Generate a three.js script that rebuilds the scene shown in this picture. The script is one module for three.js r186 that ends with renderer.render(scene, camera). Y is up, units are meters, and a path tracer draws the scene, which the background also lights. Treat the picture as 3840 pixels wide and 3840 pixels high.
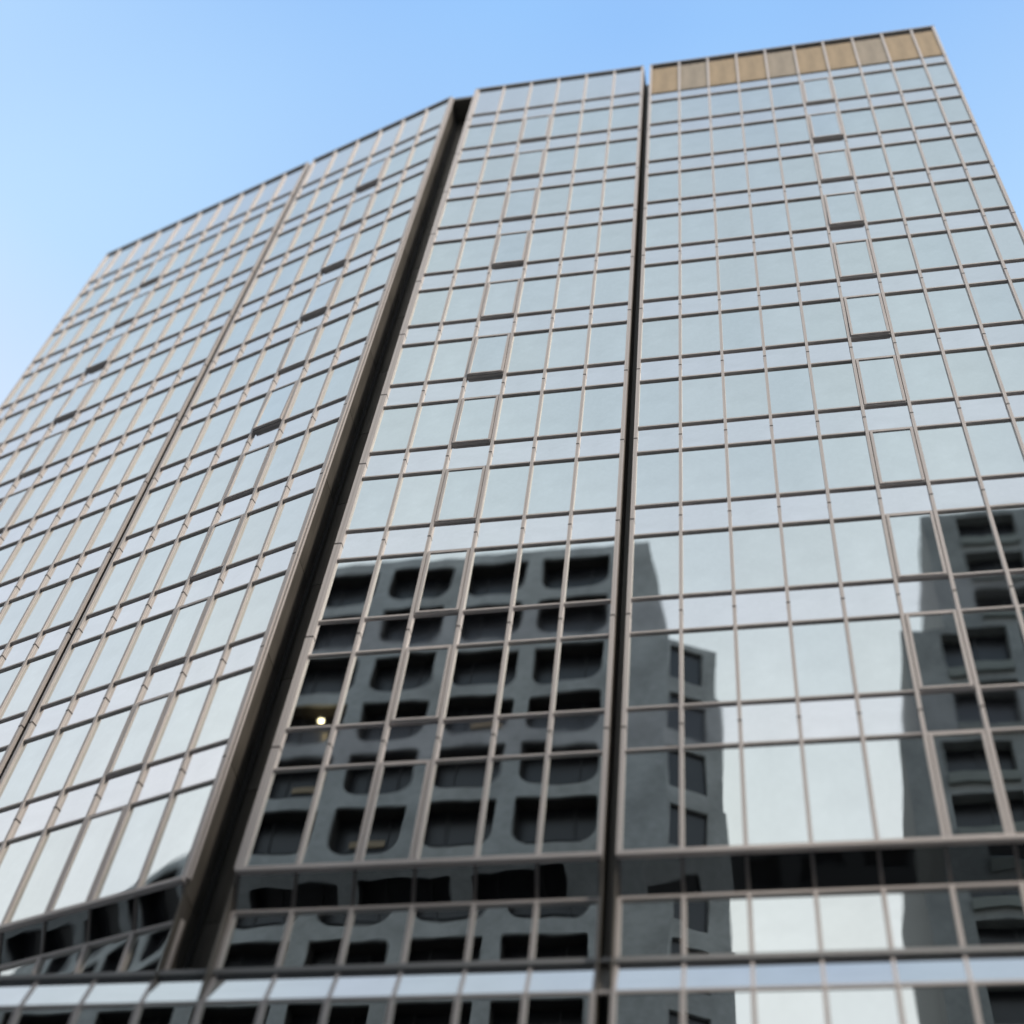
import * as THREE from 'three';
import { mergeGeometries } from 'three/addons/utils/BufferGeometryUtils.js';

// ---------------------------------------------------------------- camera, sky, sun, exposure
const S = 1.2;                                   // metres per facade panel
const EYE = 1.6, D = 17.66 * S;                  // eye height, distance to the main facade
const scene = new THREE.Scene();
const camera = new THREE.PerspectiveCamera(39.21, 1, 0.1, 6000);
camera.position.set(0, EYE, D);
camera.rotation.order = 'YXZ';
const R = Math.PI / 180;
camera.focus = 40; camera.userData.fStop = 0.15;
camera.rotation.set(52.909 * R, 16.902 * R, 8.741 * R);

const sunDir = new THREE.Vector3(Math.sin(52 * R) * Math.cos(51 * R), Math.sin(51 * R), Math.cos(52 * R) * Math.cos(51 * R));
{
  const W = 1024, Hh = 512, data = new Float32Array(W * Hh * 4);
  const lerpStops = (st, x) => {
    if (x <= st[0][0]) return st[0][1];
    for (let i = 1; i < st.length; i++) if (x <= st[i][0]) {
      const t = (x - st[i - 1][0]) / (st[i][0] - st[i - 1][0]);
      return st[i - 1][1].map((a, c) => a + (st[i][1][c] - a) * t);
    }
    return st[st.length - 1][1];
  };
  // clear sky away from the sun / hazier sky on the sun's side
  const clear = [[-90, [.30, .31, .32]], [-2, [.42, .44, .46]], [0, [.90, .93, .97]], [20, [.88, .94, 1.0]], [38, [.82, .91, 1.02]], [50, [.65, .81, 1.02]], [56, [.50, .73, 1.01]], [62, [.43, .67, 1.0]], [72, [.31, .565, .98]], [90, [.30, .52, .90]]];
  const haze = [[-90, [.30, .31, .32]], [-2, [.45, .46, .47]], [0, [1.08, 1.08, 1.08]], [20, [1.12, 1.12, 1.13]], [37, [1.06, 1.08, 1.10]], [48, [.87, .93, .99]], [56, [.75, .84, .91]], [67, [.62, .72, .83]], [78, [.47, .61, .83]], [90, [.30, .52, .90]]];
  const n2 = (x, y) => Math.sin(x * 3.1 + 1.3 * Math.sin(y * 2.3)) * Math.sin(y * 4.7 + 1.7 * Math.sin(x * 1.9));
  const sa = Math.atan2(0.25, 1);
  for (let j = 0; j < Hh; j++) for (let i = 0; i < W; i++) {
    const el = ((j + .5) / Hh - .5) * 180, az = ((i + .5) / W - .5) * 2 * Math.PI;   // u = atan2(z, x)
    const dx = Math.cos(az), dz = Math.sin(az);
    const toSun = dx * Math.sin(sa) + dz * Math.cos(sa);
    let w = THREE.MathUtils.smoothstep(toSun, -.55, .40);
    const a = lerpStops(clear, el), b = lerpStops(haze, el);
    const veil = el > 0 ? .035 * n2(dx * 2.2 + el * .02, dz * 2.2 + el * .045) : 0;
    const k = (j * W + i) * 4;
    for (let c = 0; c < 3; c++) data[k + c] = (a[c] + (b[c] - a[c]) * w) * (1 + veil * (c === 2 ? .4 : 1));
    data[k + 3] = 1;
  }
  const sky = new THREE.DataTexture(data, W, Hh, THREE.RGBAFormat, THREE.FloatType);
  sky.mapping = THREE.EquirectangularReflectionMapping;
  sky.magFilter = sky.minFilter = THREE.LinearFilter; sky.wrapS = THREE.RepeatWrapping;
  sky.needsUpdate = true;
  scene.background = sky; scene.environment = sky;
}
const sun = new THREE.DirectionalLight(0xfff1e0, 2.3);
sun.position.copy(sunDir).multiplyScalar(150); sun.target.position.set(0, 25, 0);
sun.castShadow = true; sun.shadow.radius = 8; sun.shadow.mapSize.set(4096, 4096);
Object.assign(sun.shadow.camera, { left: -90, right: 90, top: 90, bottom: -90, near: 1, far: 400 });
scene.add(sun, sun.target);
const renderer = new THREE.WebGLRenderer({ antialias: true });
renderer.toneMapping = THREE.LinearToneMapping;
renderer.toneMappingExposure = 1;
renderer.shadowMap.enabled = true;

// ---------------------------------------------------------------- helpers
let seed = 20377;
const rnd = () => { seed = (seed * 1664525 + 1013904223) >>> 0; return seed / 4294967296; };
const rr = (a, b) => a + (b - a) * rnd();
const taken = {};
const numbered = n => { const k = taken[n] = (taken[n] ?? -1) + 1; return k ? `${n}_${String(k).padStart(3, '0')}` : n; };
function mesh(name, geo, mat, parent) {
  const m = new THREE.Mesh(geo, mat); m.name = name; m.castShadow = m.receiveShadow = true; parent.add(m); return m;
}
function box(w, h, d, x, y, z) { return new THREE.BoxGeometry(w, h, d).translate(x, y, z); }
function thing(name, label, category, group) {
  const g = new THREE.Group(); g.name = numbered(name); g.userData = { label, category }; if (group) g.userData.group = group; scene.add(g); return g;
}
function structure(name, geo, mat) { const m = mesh(name, geo, mat, scene); m.userData.kind = 'structure'; return m; }
function noiseTexture(size, base, amp, coarse, seedN, streak = 0) {
  // layered value noise, colour grain only
  const d = new Uint8Array(size * size * 4); let s = seedN;
  const r = () => { s = (s * 1664525 + 1013904223) >>> 0; return s / 4294967296; };
  const layers = [[coarse, .5], [coarse * 2, .3], [coarse * 5, .25], [coarse * 12, .2]].map(([n, a]) => { const g = new Float32Array(n * n); for (let i = 0; i < g.length; i++) g[i] = r() * 2 - 1; return [n, a, g]; });
  for (let y = 0; y < size; y++) for (let x = 0; x < size; x++) {
    let v = 0;
    for (const [n, a, g] of layers) {
      const fx = x / size * n, fy = y / size * (streak && n > coarse ? Math.max(2, n / streak | 0) : n), ny = streak && n > coarse ? Math.max(2, n / streak | 0) : n;
      const x0 = fx | 0, y0 = fy | 0, tx = fx - x0, ty = fy - y0, sx = tx * tx * (3 - 2 * tx), sy = ty * ty * (3 - 2 * ty);
      const q = (i, j) => g[((j % ny) * n) + (i % n)];
      v += a * ((q(x0, y0) * (1 - sx) + q(x0 + 1, y0) * sx) * (1 - sy) + (q(x0, y0 + 1) * (1 - sx) + q(x0 + 1, y0 + 1) * sx) * sy);
    }
    v += (r() - .5) * .25;
    const k = (y * size + x) * 4;
    for (let c = 0; c < 3; c++) d[k + c] = Math.max(0, Math.min(255, 255 * base[c] * (1 + amp * v)));
    d[k + 3] = 255;
  }
  const t = new THREE.DataTexture(d, size, size); t.colorSpace = THREE.SRGBColorSpace; t.wrapS = t.wrapT = THREE.RepeatWrapping;
  t.magFilter = THREE.LinearFilter; t.minFilter = THREE.LinearMipmapLinearFilter; t.generateMipmaps = true; t.needsUpdate = true; return t;
}
const std = (rgb, o = {}) => { const m = new THREE.MeshStandardMaterial(o); m.color.setRGB(...rgb); return m; };
function scaleUV(geo, k) { const u = geo.attributes.uv; for (let i = 0; i < u.count; i++) u.setXY(i, u.getX(i) * k, u.getY(i) * k); return geo; }

// ---------------------------------------------------------------- materials
const glassTex = noiseTexture(256, [.975, .975, .975], .022, 3, 11);
const mirror = (rgb, rough) => std(rgb, { metalness: 1, roughness: rough, map: glassTex });
const windowMats = [[.72, .765, .76], [.695, .745, .745], [.735, .775, .765], [.71, .75, .735]].map(c => mirror(c, .012));
const spandrelMats = [[.765, .78, .79], [.75, .77, .78], [.775, .785, .80]].map(c => mirror(c, .03));
const metalTex = noiseTexture(128, [.95, .95, .95], .10, 4, 23, 4);
const M = {
  alu: std([.76, .715, .70], { roughness: .6, metalness: .1, map: metalTex }),
  aluDark: std([.20, .185, .18], { roughness: .45, metalness: .3, map: metalTex }),
  splice: std([.10, .09, .09], { roughness: .6 }),
  gasket: std([.018, .017, .018], { roughness: .6 }),
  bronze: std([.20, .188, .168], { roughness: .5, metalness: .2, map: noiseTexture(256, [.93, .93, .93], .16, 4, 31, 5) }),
  bronze2: std([.215, .203, .184], { roughness: .5, metalness: .2, map: noiseTexture(256, [.93, .93, .93], .16, 4, 37, 5) }),
  ochre: std([.50, .37, .22], { roughness: .55, map: metalTex }),
  ochre2: std([.45, .375, .28], { roughness: .55, map: metalTex }),
  coping: std([.45, .455, .46], { roughness: .5, metalness: .2, map: metalTex }),
  body: std([.06, .06, .062], { roughness: .9 }),
  granite: std([.07, .07, .075], { roughness: .35, map: noiseTexture(256, [.9, .9, .9], .3, 16, 41) }),
};

// ---------------------------------------------------------------- ground
structure('ground', new THREE.PlaneGeometry(5000, 5000).rotateX(-Math.PI / 2).translate(0, -.16, 0), std([.12, .12, .115], { roughness: .95 }));
structure('road', scaleUV(new THREE.PlaneGeometry(400, 12.6).rotateX(-Math.PI / 2).translate(0, -.13, 10.5), 1), std([.055, .055, .058], { roughness: .9 }));
structure('pavement', box(400, .15, 4.2, 0, -.075, 2.1), std([.28, .27, .26], { roughness: .9 }));
structure('pavement_across', box(400, .15, 8.6, 0, -.075, 21.1), std([.28, .27, .26], { roughness: .9 }));

// ---------------------------------------------------------------- the mirror-glass tower
const U0 = -9.07, h0 = 18.223, H = 2.988, sp = 1.005, hB = 14.968, hTop = h0 + 10.8 * H;
const X = u => (U0 + u) * S, Y = h => EYE + h * S;
const bend = 16.377 * R;
const tower = thing('glass_office_tower', 'tall mirror-glass office tower with pale mullions and a bent facade filling the picture', 'building');

const lin = (a, n, st) => Array.from({ length: n }, (_, i) => a + i * st);
// every bay: column lines in local metres (x to the right), its origin and turn
const bays = [
  { o: [X(0), 0], rot: 0, cols: lin(0, 7, 1).map(v => v * S), vent: 2, edgeL: true },
  { o: [X(0), 0], rot: 0, cols: [...lin(6.30, 10, .993), 15.97].map(v => v * S), vent: 5, ochre: true },
  { o: [-10.078 * S, -.155 * S], rot: -bend, cols: lin(0, 7, .979).map(v => -v * S).reverse(), vent: 3 },
  { o: [-10.078 * S, -.155 * S], rot: -bend, cols: [...lin(6.30 * .979, 10, .979), 15.95 * .979].map(v => -v * S).reverse(), vent: 4 },
];
const place = (b, x, z) => [b.o[0] + x * Math.cos(b.rot) + z * Math.sin(b.rot), b.o[1] - x * Math.sin(b.rot) + z * Math.cos(b.rot)];

// slightly wavy pane sheets, unit square, shared
function paneGeo(amp) {
  const nx = 4, ny = 6, pos = [], nor = [], uv = [], idx = [];
  const a = rr(-1, 1) * amp, b = rr(-1, 1) * amp, c = rr(-1, 1) * amp * .7, p1 = rr(0, 6.28), p2 = rr(0, 6.28), u0 = rnd(), v0 = rnd();
  const z = (x, y) => a * (x * x - .25) * 2 + b * (y * y - .25) * 2.6 + c * x * y * 2 + amp * .22 * Math.sin(x * 7 + p1) * Math.cos(y * 6 + p2);
  for (let j = 0; j <= ny; j++) for (let i = 0; i <= nx; i++) {
    const x = i / nx - .5, y = j / ny - .5, e = 1e-3;
    pos.push(x, y, z(x, y));
    const dx = (z(x + e, y) - z(x - e, y)) / (2 * e), dy = (z(x, y + e) - z(x, y - e)) / (2 * e), l = Math.hypot(dx, dy, 1);
    nor.push(-dx / l, -dy / l, 1 / l); uv.push(u0 + i / nx * .6, v0 + j / ny);
  }
  for (let j = 0; j < ny; j++) for (let i = 0; i < nx; i++) { const k = j * (nx + 1) + i; idx.push(k, k + 1, k + nx + 2, k, k + nx + 2, k + nx + 1); }
  const g = new THREE.BufferGeometry();
  g.setAttribute('position', new THREE.Float32BufferAttribute(pos, 3)); g.setAttribute('normal', new THREE.Float32BufferAttribute(nor, 3)); g.setAttribute('uv', new THREE.Float32BufferAttribute(uv, 2));
  g.setIndex(idx); return g;
}
const paneGeos = Array.from({ length: 14 }, () => paneGeo(.0010));
const spandrelGeos = Array.from({ length: 8 }, () => paneGeo(.0008));
const pick = a => a[Math.floor(rnd() * a.length) % a.length];

// the parts showing largest stay single, the rest of a kind is joined
camera.updateMatrixWorld(); camera.updateProjectionMatrix();
function apparent(m) {
  const c = m.position.clone(), v = c.clone().project(camera);
  return m.scale.x * m.scale.y / c.distanceToSquared(camera.position) * (Math.abs(v.x) > 1.25 || Math.abs(v.y) > 1.25 ? .01 : 1);
}
function addLimited(list, limit, restName) {
  list.sort((p, q) => apparent(q) - apparent(p));
  list.slice(0, limit).forEach(m => tower.add(m));
  const byMat = new Map();
  for (const m of list.slice(limit)) { m.updateMatrix(); const g = m.geometry.clone().applyMatrix4(m.matrix); if (!byMat.has(m.material)) byMat.set(m.material, []); byMat.get(m.material).push(g); }
  const all = [...byMat.values()].flat();
  if (all.length) { const r = mesh(restName, mergeGeometries(all), [...byMat.keys()][0], tower); r.userData.kind = 'stuff'; }
}
const splices = [], windows = [], spandrels = [], podiumPanes = [];
function pane(list, name, geos, mats, b, x0, x1, y0, y1, o = {}) {
  const m = new THREE.Mesh(pick(geos), pick(mats)); m.name = name; m.castShadow = m.receiveShadow = true;
  const [px, pz] = place(b, (x0 + x1) / 2, o.z ?? 0);
  m.position.set(px, (y0 + y1) / 2, pz);
  m.scale.set(x1 - x0 - .012, (y1 - y0) / Math.cos(o.tilt ?? 0) - .012, 1);
  m.rotation.order = 'YXZ'; const t = o.wob ?? (rnd() < .15 ? .17 : .065) * R;
  m.rotation.set(-(o.tilt ?? 0) + rr(-t, t), b.rot + rr(-t, t), 0);
  list.push(m); return m;
}
const k0 = 0, k1 = 10;
const rowW = [[hB, h0 - sp]], rowS = [];
for (let k = k0; k < k1; k++) rowW.push([h0 + k * H, h0 + (k + 1) * H - sp]);
for (let k = k0; k <= k1; k++) rowS.push([h0 + k * H - sp, h0 + k * H]);

const ventFrame = {};
function ventWindow(b, x0, x1, y0, y1, open) {
  const g = new THREE.Group(); g.name = 'vent_window'; tower.add(g);
  const [px, pz] = place(b, (x0 + x1) / 2, .035);
  g.position.set(px, y1 - .02, pz); g.rotation.order = 'YXZ'; g.rotation.set(-open, b.rot, 0);
  const w = x1 - x0 - .125, h = y1 - y0 - .07, f = .07, key = w.toFixed(3) + h.toFixed(3);
  ventFrame[key] ??= mergeGeometries([box(f, h, .075, -w / 2 + f / 2, -h / 2 - .03, .01), box(f, h, .075, w / 2 - f / 2, -h / 2 - .03, .01), box(w - 2 * f, .035, .06, 0, -.03 - .0175, .01), box(w - 2 * f, .05, .08, 0, -.03 - h + .025, .012)]);
  mesh('frame', ventFrame[key], M.alu, g);
  const p = mesh('pane', pick(paneGeos), pick(windowMats), g); p.scale.set(w - 2 * f + .02, h - .05, 1); p.position.set(0, -.03 - h / 2, .012);
  // dark gasket recess between the sash and the mullions
  mesh('rebate', box(x1 - x0 - .02, y1 - y0 - .02, .01, 0, -(y1 - y0) / 2 + .02, -.045), M.gasket, g);
}

for (const b of bays) {
  const { cols } = b, n = cols.length - 1, xL = cols[0], xR = cols[n];
  for (let i = 0; i < n; i++) {
    const a = cols[i], c = cols[i + 1];
    rowW.forEach(([p, q], r) => {
      if (i === b.vent) ventWindow(b, a, c, Y(p), Y(q), (rnd() < .3 && r > 3 ? rr(.5, 1.6) : rr(0, .12)) * R);
      else pane(windows, 'window_pane', paneGeos, windowMats, b, a, c, Y(p), Y(q));
    });
    rowS.forEach(([p, q], r) => { pane(spandrels, 'spandrel_panel', spandrelGeos, spandrelMats, b, a, c, Y(p), b.ochre && r === k1 ? Y(h0 + 9.9 * H) : Y(q)); });
    if (b.ochre) {
      const g = box(c - a - .05, (.78 * H) * S, .05, 0, 0, 0), m = mesh('ochre_panel', g, i % 3 === 1 ? M.ochre2 : M.ochre, tower);
      const [px, pz] = place(b, (a + c) / 2, .01); m.position.set(px, Y(h0 + 10.30 * H), pz); m.rotation.y = b.rot;
    } else pane(spandrels, 'spandrel_panel', spandrelGeos, spandrelMats, b, a, c, Y(h0 + 10 * H), Y(hTop));
  }
  // mullions: one full-height profile each, spliced at every storey
  cols.forEach((x, i) => {
    const edge = i === 0 || i === n, wide = (b.edgeL && i === 0) ? .19 : edge ? .10 : .08, dep = .105;
    const y0 = Y(hB) + .02, y1 = Y(hTop);
    const m = mesh('mullion', box(wide, y1 - y0, dep, 0, (y0 + y1) / 2, .03), M.alu, tower);
    const [px, pz] = place(b, x, 0); m.position.set(px, 0, pz); m.rotation.y = b.rot;
    m.updateMatrix(); splices.push(...rowS.map(([p, q]) => box(wide + .006, .05, dep + .006, 0, Y(p + (q - p) * .52), .03).applyMatrix4(m.matrix)));
  });
  // transoms, one rail across the bay per line
  const levels = [...rowS.flat()].filter(h => !(b.ochre && h > h0 + 9.9 * H));
  for (const h of levels) {
    const m = mesh('transom', box(xR - xL - .06, .05, .075, 0, 0, .022), M.alu, tower);
    const [px, pz] = place(b, (xL + xR) / 2, 0); m.position.set(px, Y(h), pz); m.rotation.y = b.rot;
  }
  {
    const [px, pz] = place(b, (xL + xR) / 2, 0);
    const c = mesh('coping', box(xR - xL + .1, .12, .3, 0, 0, -.06), M.coping, tower); c.position.set(px, Y(hTop) + .06, pz); c.rotation.y = b.rot;
    const s = mesh('sill', mergeGeometries([box(xR - xL + .08, .07, .16, 0, -.035, .05), box(xR - xL + .04, .06, .12, 0, .04, .02)]), M.alu, tower);
    s.position.set(px, Y(hB), pz); s.rotation.y = b.rot;
  }
  b.xL = xL; b.xR = xR;
}

mesh('mullion_splices', mergeGeometries(splices), M.splice, tower).userData.kind = 'stuff';

// ---- dark leaning band, low glass and podium below the main facade
const zA = -.26 * S, hA = 14.32, hC = 13.22, hD = 13.14, hE = 12.525, zE = -.07 * S, hF = 9.6;
const podMats = windowMats, bandGlass = mirror([.30, .315, .315], .02);
const tiltBand = Math.atan2(.26, hB - hA), tiltStrip = Math.atan2(.19, hD - hE);
for (const b of bays) {
  const onL = b.rot !== 0, { cols } = b, n = cols.length - 1;
  for (let i = 0; i < n; i++) {
    const a = cols[i], c = cols[i + 1];
    pane(podiumPanes, 'leaning_pane', paneGeos, [bandGlass], b, a, c, Y(hA), Y(hB) - .07, { z: zA / 2, tilt: -tiltBand, wob: .3 * R });
    pane(podiumPanes, 'podium_pane', paneGeos, podMats, b, a, c, Y(onL ? hE : hC), Y(hA), { z: zA });
  }
  cols.forEach((x, i) => {
    const m1 = mesh('band_mullion', new THREE.BoxGeometry(.06, (hB - hA) * S / Math.cos(tiltBand) - .1, .05), M.aluDark, tower);
    let [px, pz] = place(b, x, zA / 2 + .01); m1.position.set(px, Y((hA + hB) / 2) - .03, pz); m1.rotation.order = 'YXZ'; m1.rotation.set(tiltBand, b.rot, 0);
    const y0 = Y(onL ? hE : hC), y1 = Y(hA);
    const m2 = mesh('podium_mullion', box(.08, y1 - y0, .10, 0, (y0 + y1) / 2, 0), M.alu, tower);
    [px, pz] = place(b, x, zA + .03); m2.position.set(px, 0, pz); m2.rotation.y = b.rot;
  });
  const [px, pz] = place(b, (b.xL + b.xR) / 2, zA + .025);
  const t = mesh('podium_rail', box(b.xR - b.xL, .06, .09, 0, 0, 0), M.alu, tower); t.position.set(px, Y(hA), pz); t.rotation.y = b.rot;
}
// the podium runs straight on to the left under the bent wing
const podium = { o: [X(0), 0], rot: 0 };
const podCols = [...lin(-15, 22, 1), ...lin(6.30, 10, .993), 15.97].map(v => v * S).filter((v, i, a) => i === 0 || v - a[i - 1] > .1);
for (let i = 0; i < podCols.length - 1; i++) {
  const a = podCols[i], c = podCols[i + 1];
  if (c - a < .6) continue;
  pane(podiumPanes, 'canted_pane', paneGeos, spandrelMats, podium, a, c, Y(hE), Y(hD), { z: (zA + zE) / 2, tilt: tiltStrip });
  pane(podiumPanes, 'podium_pane', paneGeos, podMats, podium, a, c, Y(hF), Y(hE), { z: zE });
}
for (const x of podCols) {
  const m = mesh('podium_mullion', box(.085, (hE - hF) * S, .10, 0, Y((hE + hF) / 2), 0), M.alu, tower); m.position.set(X(0) + x, 0, zE + .03);
  const c = mesh('canted_mullion', new THREE.BoxGeometry(.06, (hD - hE) * S / Math.cos(tiltStrip), .045), M.alu, tower); c.position.set(X(0) + x, Y((hD + hE) / 2), (zA + zE) / 2 + .008); c.rotation.x = -tiltStrip;
}
{
  const w = podCols[podCols.length - 1] - podCols[0], cx = X(0) + (podCols[podCols.length - 1] + podCols[0]) / 2;
  const r1 = mesh('podium_rail', box(w, (hC - hD) * S, .16, 0, 0, 0), M.coping, tower); r1.position.set(cx, Y((hC + hD) / 2), zA + .015);
  const r2 = mesh('podium_rail', box(w, .06, .07, 0, 0, 0), M.alu, tower); r2.position.set(cx, Y(hE), zE);
  const r3 = mesh('podium_rail', box(w, .12, .14, 0, 0, 0), M.alu, tower); r3.position.set(cx, Y(hF), zE + .02);
  const wall = mesh('podium_wall', box(w, Y(hF) - .08, .6, 0, (Y(hF) - .08) / 2, 0), M.granite, tower); wall.position.set(cx, 0, -.33);
  const deck = mesh('podium_roof', box(X(0) - (X(0) + podCols[0]) - .4, .2, 9, 0, 0, 0), M.coping, tower); deck.position.set(X(0) + podCols[0] / 2, Y(hD) - .14, zA - 4.6);
}
addLimited(windows, 300, 'high_window_panes');
addLimited(spandrels, 300, 'high_spandrel_panels');
podiumPanes.forEach(m => tower.add(m));

// ---- narrow dark slots between bays (square channel behind the glass line)
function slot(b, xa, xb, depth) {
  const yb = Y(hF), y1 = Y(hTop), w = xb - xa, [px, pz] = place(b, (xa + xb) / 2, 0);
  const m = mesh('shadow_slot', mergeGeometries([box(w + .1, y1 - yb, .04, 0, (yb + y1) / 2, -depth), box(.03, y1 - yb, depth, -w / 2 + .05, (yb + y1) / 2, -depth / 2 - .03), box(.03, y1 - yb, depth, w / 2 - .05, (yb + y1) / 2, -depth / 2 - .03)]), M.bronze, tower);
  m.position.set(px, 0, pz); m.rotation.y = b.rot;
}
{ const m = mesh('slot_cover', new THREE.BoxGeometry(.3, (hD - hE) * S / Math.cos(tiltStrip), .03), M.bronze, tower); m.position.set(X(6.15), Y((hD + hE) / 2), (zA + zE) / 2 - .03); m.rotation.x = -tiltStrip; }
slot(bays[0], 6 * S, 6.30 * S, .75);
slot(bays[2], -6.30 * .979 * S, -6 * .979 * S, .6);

// ---- deep recess between the two wings: storey-high bronze panels
{
  const a = place(bays[2], .06, -.02), f = [X(0) - .06, -.02], depth = 1.05;
  const run = (p, q, name, mats) => {
    const w = Math.hypot(q[0] - p[0], q[1] - p[1]), rot = -Math.atan2(q[1] - p[1], q[0] - p[0]);
    for (let k = -2; k <= 10; k++) {
      const y0 = Math.max(Y(hF), Y(h0 + k * H - sp * .5)), y1 = Math.min(Y(hTop), Y(h0 + (k + 1) * H - sp * .5));
      const m = mesh(name, new THREE.BoxGeometry(w, y1 - y0 - .025, .03), mats[(k + 4) % mats.length], tower);
      m.position.set((p[0] + q[0]) / 2, (y0 + y1) / 2, (p[1] + q[1]) / 2); m.rotation.y = rot;
    }
  };
  const ab = [a[0], a[1] - depth], fb = [f[0], f[1] - depth];
  run(a, ab, 'recess_panel', [M.bronze, M.bronze2]);
  run(ab, fb, 'recess_panel', [M.bronze2, M.bronze]);
  run(f, fb, 'recess_panel', [M.bronze2, M.bronze]);
  { const c = mesh('recess_head', new THREE.BoxGeometry(f[0] - a[0], .25, depth), M.bronze, tower); c.position.set((a[0] + f[0]) / 2, Y(hTop) - .15, (a[1] + f[1]) / 2 - depth / 2 - .05); }
  // pale edge strips of the wing beside the recess
  for (const [dx, dz] of [[.09, .02], [.03, .075]]) {
    const [px, pz] = place(bays[2], dx + .03, dz - .02), m = mesh('edge_strip', box(.035, Y(hTop) - Y(hB), .06, 0, (Y(hTop) + Y(hB)) / 2, 0), M.alu, tower);
    m.position.set(px, 0, pz); m.rotation.y = bays[2].rot;
  }
}
// ---- the solid body behind the curtain wall
{
  const e = (x, z) => place(bays[2], x, z), sh = new THREE.Shape();
  const pts = [[X(15.97) - .05, -.9], [X(0) - .1, -.9], [X(0) - .1, -1.3], [e(.0, 0)[0], -1.45], e(-.05, -.9), e(-15.95 * .979 * S + .1, -.9), [e(-15.95 * .979 * S, 0)[0], -30], [X(15.97) - .05, -30]];
  pts.forEach(([x, z], i) => i ? sh.lineTo(x, -z) : sh.moveTo(x, -z));
  const g = new THREE.ExtrudeGeometry(sh, { depth: Y(hTop) - .05, bevelEnabled: false }).rotateX(-Math.PI / 2);
  mesh('building_core', g, M.body, tower);
}

// ---------------------------------------------------------------- buildings across the street, seen in the glass
const FAC = (17.66 + 21.2) / 17.66, zB = 21.2 * S;
const conc = noiseTexture(512, [.93, .93, .93], .14, 5, 77, 0);
conc.repeat.set(.12, .12);
const CM = {
  concrete: std([.38, .39, .385], { roughness: .85, map: conc }),
  concreteB: std([.25, .26, .255], { roughness: .85, map: conc }),
  balcony: std([.22, .235, .215], { roughness: .8, map: conc }),
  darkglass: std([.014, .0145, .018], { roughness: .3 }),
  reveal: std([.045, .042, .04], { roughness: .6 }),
  frame: std([.03, .03, .034], { roughness: .5 }),
  blind: std([.32, .25, .17], { roughness: .8 }),
};
function holePath(x0, x1, y0, y1, rt, rb) {
  const p = new THREE.Path(), k = .45;
  p.moveTo(x0 + rb, y0); p.lineTo(x1 - rb, y0); p.bezierCurveTo(x1 - rb * k, y0, x1, y0 + rb * k, x1, y0 + rb);
  p.lineTo(x1, y1 - rt); p.quadraticCurveTo(x1, y1, x1 - rt, y1); p.lineTo(x0 + rt, y1); p.quadraticCurveTo(x0, y1, x0, y1 - rt);
  p.lineTo(x0, y0 + rb); p.bezierCurveTo(x0, y0 + rb * k, x0 + rb * k, y0, x0 + rb, y0); return p;
}
function wallRow(x0, x1, y0, y1, holes, depth, x0t = x0, x0b = x0) {
  const s = new THREE.Shape(); s.moveTo(x0b, y0); s.lineTo(x1, y0); s.lineTo(x1, y1); s.lineTo(x0t, y1); s.closePath();
  s.holes.push(...holes); return new THREE.ExtrudeGeometry(s, { depth, bevelEnabled: false, curveSegments: 6 }).translate(0, 0, -depth);
}
const office = thing('rounded_window_office', 'grey concrete office block with rows of round-cornered windows mirrored in the lower glass', 'building');
office.position.set(0, 0, zB); office.rotation.y = Math.PI;       // local x = -world x, local +z faces the tower
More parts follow.
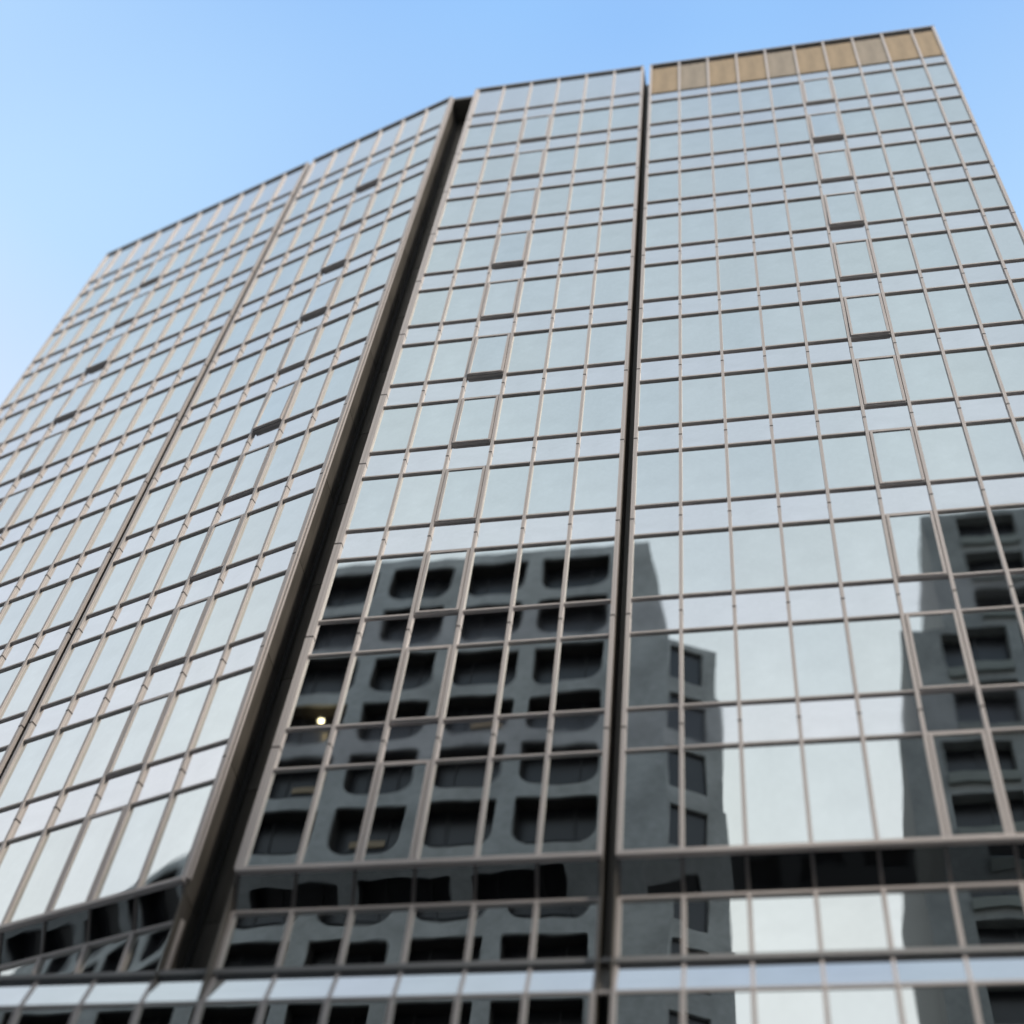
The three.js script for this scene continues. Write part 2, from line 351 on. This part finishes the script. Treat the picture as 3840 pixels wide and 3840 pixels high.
{
  const hx = u => -(U0 + u) * FAC * S, hy = h => EYE + h * FAC * S;
  const xr = hx(7.02), roof = hy(22.95), pitch = 1.276, cols = 17, rows = 17, dep = .85, wd = .16, xl = hx(4.35 - 1.54 * cols);
  const walls = [], glassRest = [], frameRest = [];
  let yTop = roof;
  for (let n = 0; n < rows; n++) {
    const top = hy(22.66 - pitch * n), bot = top - 1.0 * FAC * S, yb = hy(22.66 - pitch * (n + 1)) + .5, holes = [];
    for (let j = 0; j < cols; j++) {
      const a = hx(4.35 - 1.54 * j + (j ? 1.39 : 1.53)), b = hx(4.35 - 1.54 * j + .15);
      holes.push(holePath(a, b, bot, top, .15, .85));
      const near = j < 6 && n < 10, cx = (a + b) / 2, w = b - a, h = top - bot;
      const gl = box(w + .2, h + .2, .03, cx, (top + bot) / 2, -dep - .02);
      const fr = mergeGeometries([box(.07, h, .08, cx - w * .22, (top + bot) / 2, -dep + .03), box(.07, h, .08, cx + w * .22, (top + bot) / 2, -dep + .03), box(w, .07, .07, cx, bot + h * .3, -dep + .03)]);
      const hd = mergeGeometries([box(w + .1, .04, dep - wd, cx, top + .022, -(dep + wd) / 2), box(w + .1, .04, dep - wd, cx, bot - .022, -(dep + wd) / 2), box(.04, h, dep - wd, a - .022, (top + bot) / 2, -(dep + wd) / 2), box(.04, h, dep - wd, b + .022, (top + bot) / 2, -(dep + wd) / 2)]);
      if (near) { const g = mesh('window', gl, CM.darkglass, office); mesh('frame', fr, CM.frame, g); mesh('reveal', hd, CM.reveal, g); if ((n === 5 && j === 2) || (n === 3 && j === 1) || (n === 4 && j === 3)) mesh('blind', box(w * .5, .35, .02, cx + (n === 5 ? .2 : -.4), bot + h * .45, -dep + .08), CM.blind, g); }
      else { glassRest.push(gl); frameRest.push(fr, hd); }
    }
    const cut = y => xr + .95 * Math.max(0, (y - (roof - 6.6)) / 6.6);
    walls.push(wallRow(xr, xl, yb, yTop, holes, wd, cut(yTop), cut(yb))); yTop = yb;
  }
  walls.push(wallRow(xr, xl, 0, yTop, [], wd));
  walls.push(box(.9, roof - 8, dep - wd, xr + .5, (roof - 8) / 2, -(dep + wd) / 2));
  walls.push(box(xl - xr - 3, roof - .3, 16, (xl + xr + 3) / 2, (roof - .3) / 2, -dep - .06 - 8));
  mesh('wall', mergeGeometries(walls.map(g => g.index ? g.toNonIndexed() : g)), CM.concrete, office);
  const gr = mesh('far_windows', mergeGeometries(glassRest), CM.darkglass, office); gr.userData.kind = 'stuff';
  const fr = mesh('far_window_frames', mergeGeometries(frameRest), CM.frame, office); fr.userData.kind = 'stuff';
  mesh('roof_plant', mergeGeometries([box(9, 1.1, 6, xr + 12, roof - .3 + .5, -7)]), CM.concreteB, office);
  // lower wing, turned back beside the front
  const wing = new THREE.Group(); wing.name = 'side_wing'; office.add(wing);
  wing.position.set(xr, 0, 0); wing.rotation.y = -28 * R;             // local x of the wing runs to minus
  const wTop = EYE + 44.1 * S, fl = pitch * FAC * S, ww = [], base = 2.14 * S;
  let yt = wTop, i = 0;
  while (yt - fl > 3) {
    const w = base + Math.min(5, Math.floor((i + 1) / 2)) * .14, yb = yt - fl;
    const t = yt - .4, b = yt - .4 - 2.35;
    ww.push(wallRow(-w, 0, yb, yt, [holePath(-base * .74, -.12, b, t, .05, .05)], .18));
    ww.push(box(w - .03, fl, 5, -w / 2, (yt + yb) / 2, -2.9));
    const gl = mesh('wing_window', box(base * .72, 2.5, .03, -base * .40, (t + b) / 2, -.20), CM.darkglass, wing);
    yt = yb; i++;
  }
  ww.push(box(base, yt, 9.8, -base / 2, yt / 2, -4.9));
  mesh('wing_wall', mergeGeometries(ww.map(g => g.index ? g.toNonIndexed() : g)), CM.concrete, wing);
}
{
  const lamp = thing('ceiling_lamp', 'small warm lamp glowing behind a rounded window of the mirrored office block', 'lamp');
  lamp.position.set(-22.28, 50.5, zB + .26);
  const em = std([.9, .8, .6], { emissive: new THREE.Color(1, .85, .5), emissiveIntensity: 6 });
  mesh('bulb', new THREE.SphereGeometry(.13, 16, 12), em, lamp);
  mesh('stem', new THREE.CylinderGeometry(.015, .015, .35, 8).translate(0, .28, 0), CM.frame, lamp);
  const pl = new THREE.PointLight(0xffd890, .5, 12); pl.castShadow = true; lamp.add(pl);
}
// stepped tower mirrored at the right
{
  const t = thing('balcony_tower', 'dark stepped tower with greenish balcony bands mirrored at the right', 'building');
  const z = 26 * S; t.position.set(0, 0, z); t.rotation.y = Math.PI;
  const fl = 3.3, steps = [[7.15, 57.2], [5.3, 49.0], [4.45, 42.5]];      // left edge and top, in panels
  const walls = [], slabs = [];
  const right = 30 * S, dep = .7;
  let top = EYE + steps[0][1] * S, yb0;
  for (let q = 0; q < 3; q++) {
    const x0 = steps[q][0] * S, yt = EYE + steps[q][1] * S, yEnd = q < 2 ? EYE + steps[q + 1][1] * S : 0;
    let y = yt; const rows = Math.max(1, Math.round((yt - yEnd) / fl)), f = (yt - yEnd) / rows;
    for (let r = 0; r < rows; r++) {
      const holes = [], a0 = x0 + 1.9 + (2 - q) * 0;
      for (let c = 0; c < 7; c++) {
        const a = a0 + c * 3.9, b = a + 3.2; if (b > right - .3) break;
        const g = holePath(-b, -a, y - f + .75, y - .45, .05, .05); holes.push(g);
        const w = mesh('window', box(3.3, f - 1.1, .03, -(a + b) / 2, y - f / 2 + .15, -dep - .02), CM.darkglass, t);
        mesh('mullion', box(.09, f - 1.2, .08, -(a + b) / 2, y - f / 2 + .15, -dep + .04), CM.frame, w);
        mesh('balcony', box(3.2, .6, .2, -(a + b) / 2, y - f + .42, .1), CM.balcony, t);
      }
      walls.push(wallRow(-right, -x0, y - f, y, holes, dep)); y -= f;
    }
    walls.push(box(right - x0, yt - yEnd, 14, -(right + x0) / 2, (yt + yEnd) / 2, -dep - .06 - 7));
  }
  mesh('wall', mergeGeometries(walls.map(g => g.index ? g.toNonIndexed() : g)), CM.concreteB, t);
}
// lower block that closes the side street between the two
{
  const t = thing('low_street_block', 'low dark block closing the side street, seen only in the leaning dark glass band', 'building');
  t.position.set(12, 0, 78); t.rotation.y = Math.PI;
  const w = 60, hgt = 33, walls = [];
  for (let r = 0; r < 9; r++) {
    const holes = [], y = 2 + r * 3.4;
    for (let c = 0; c < 14; c++) { const a = -28 + c * 4.1; holes.push(holePath(a, a + 2.6, y + .9, y + 2.7, .04, .04)); }
    walls.push(wallRow(-w / 2, w / 2, y, y + 3.4, holes, .4));
  }
  walls.push(box(w, 2, .4, 0, 1, -.2), box(w, hgt - 32.6, .4, 0, (hgt + 32.6) / 2, -.2));
  mesh('wall', mergeGeometries(walls.map(g => g.index ? g.toNonIndexed() : g)), std([.05, .05, .052], { roughness: .7 }), t);
  mesh('glazing', box(w - .2, hgt - .2, 12, 0, hgt / 2 - .1, -6.45), CM.darkglass, t);
}

renderer.render(scene, camera);
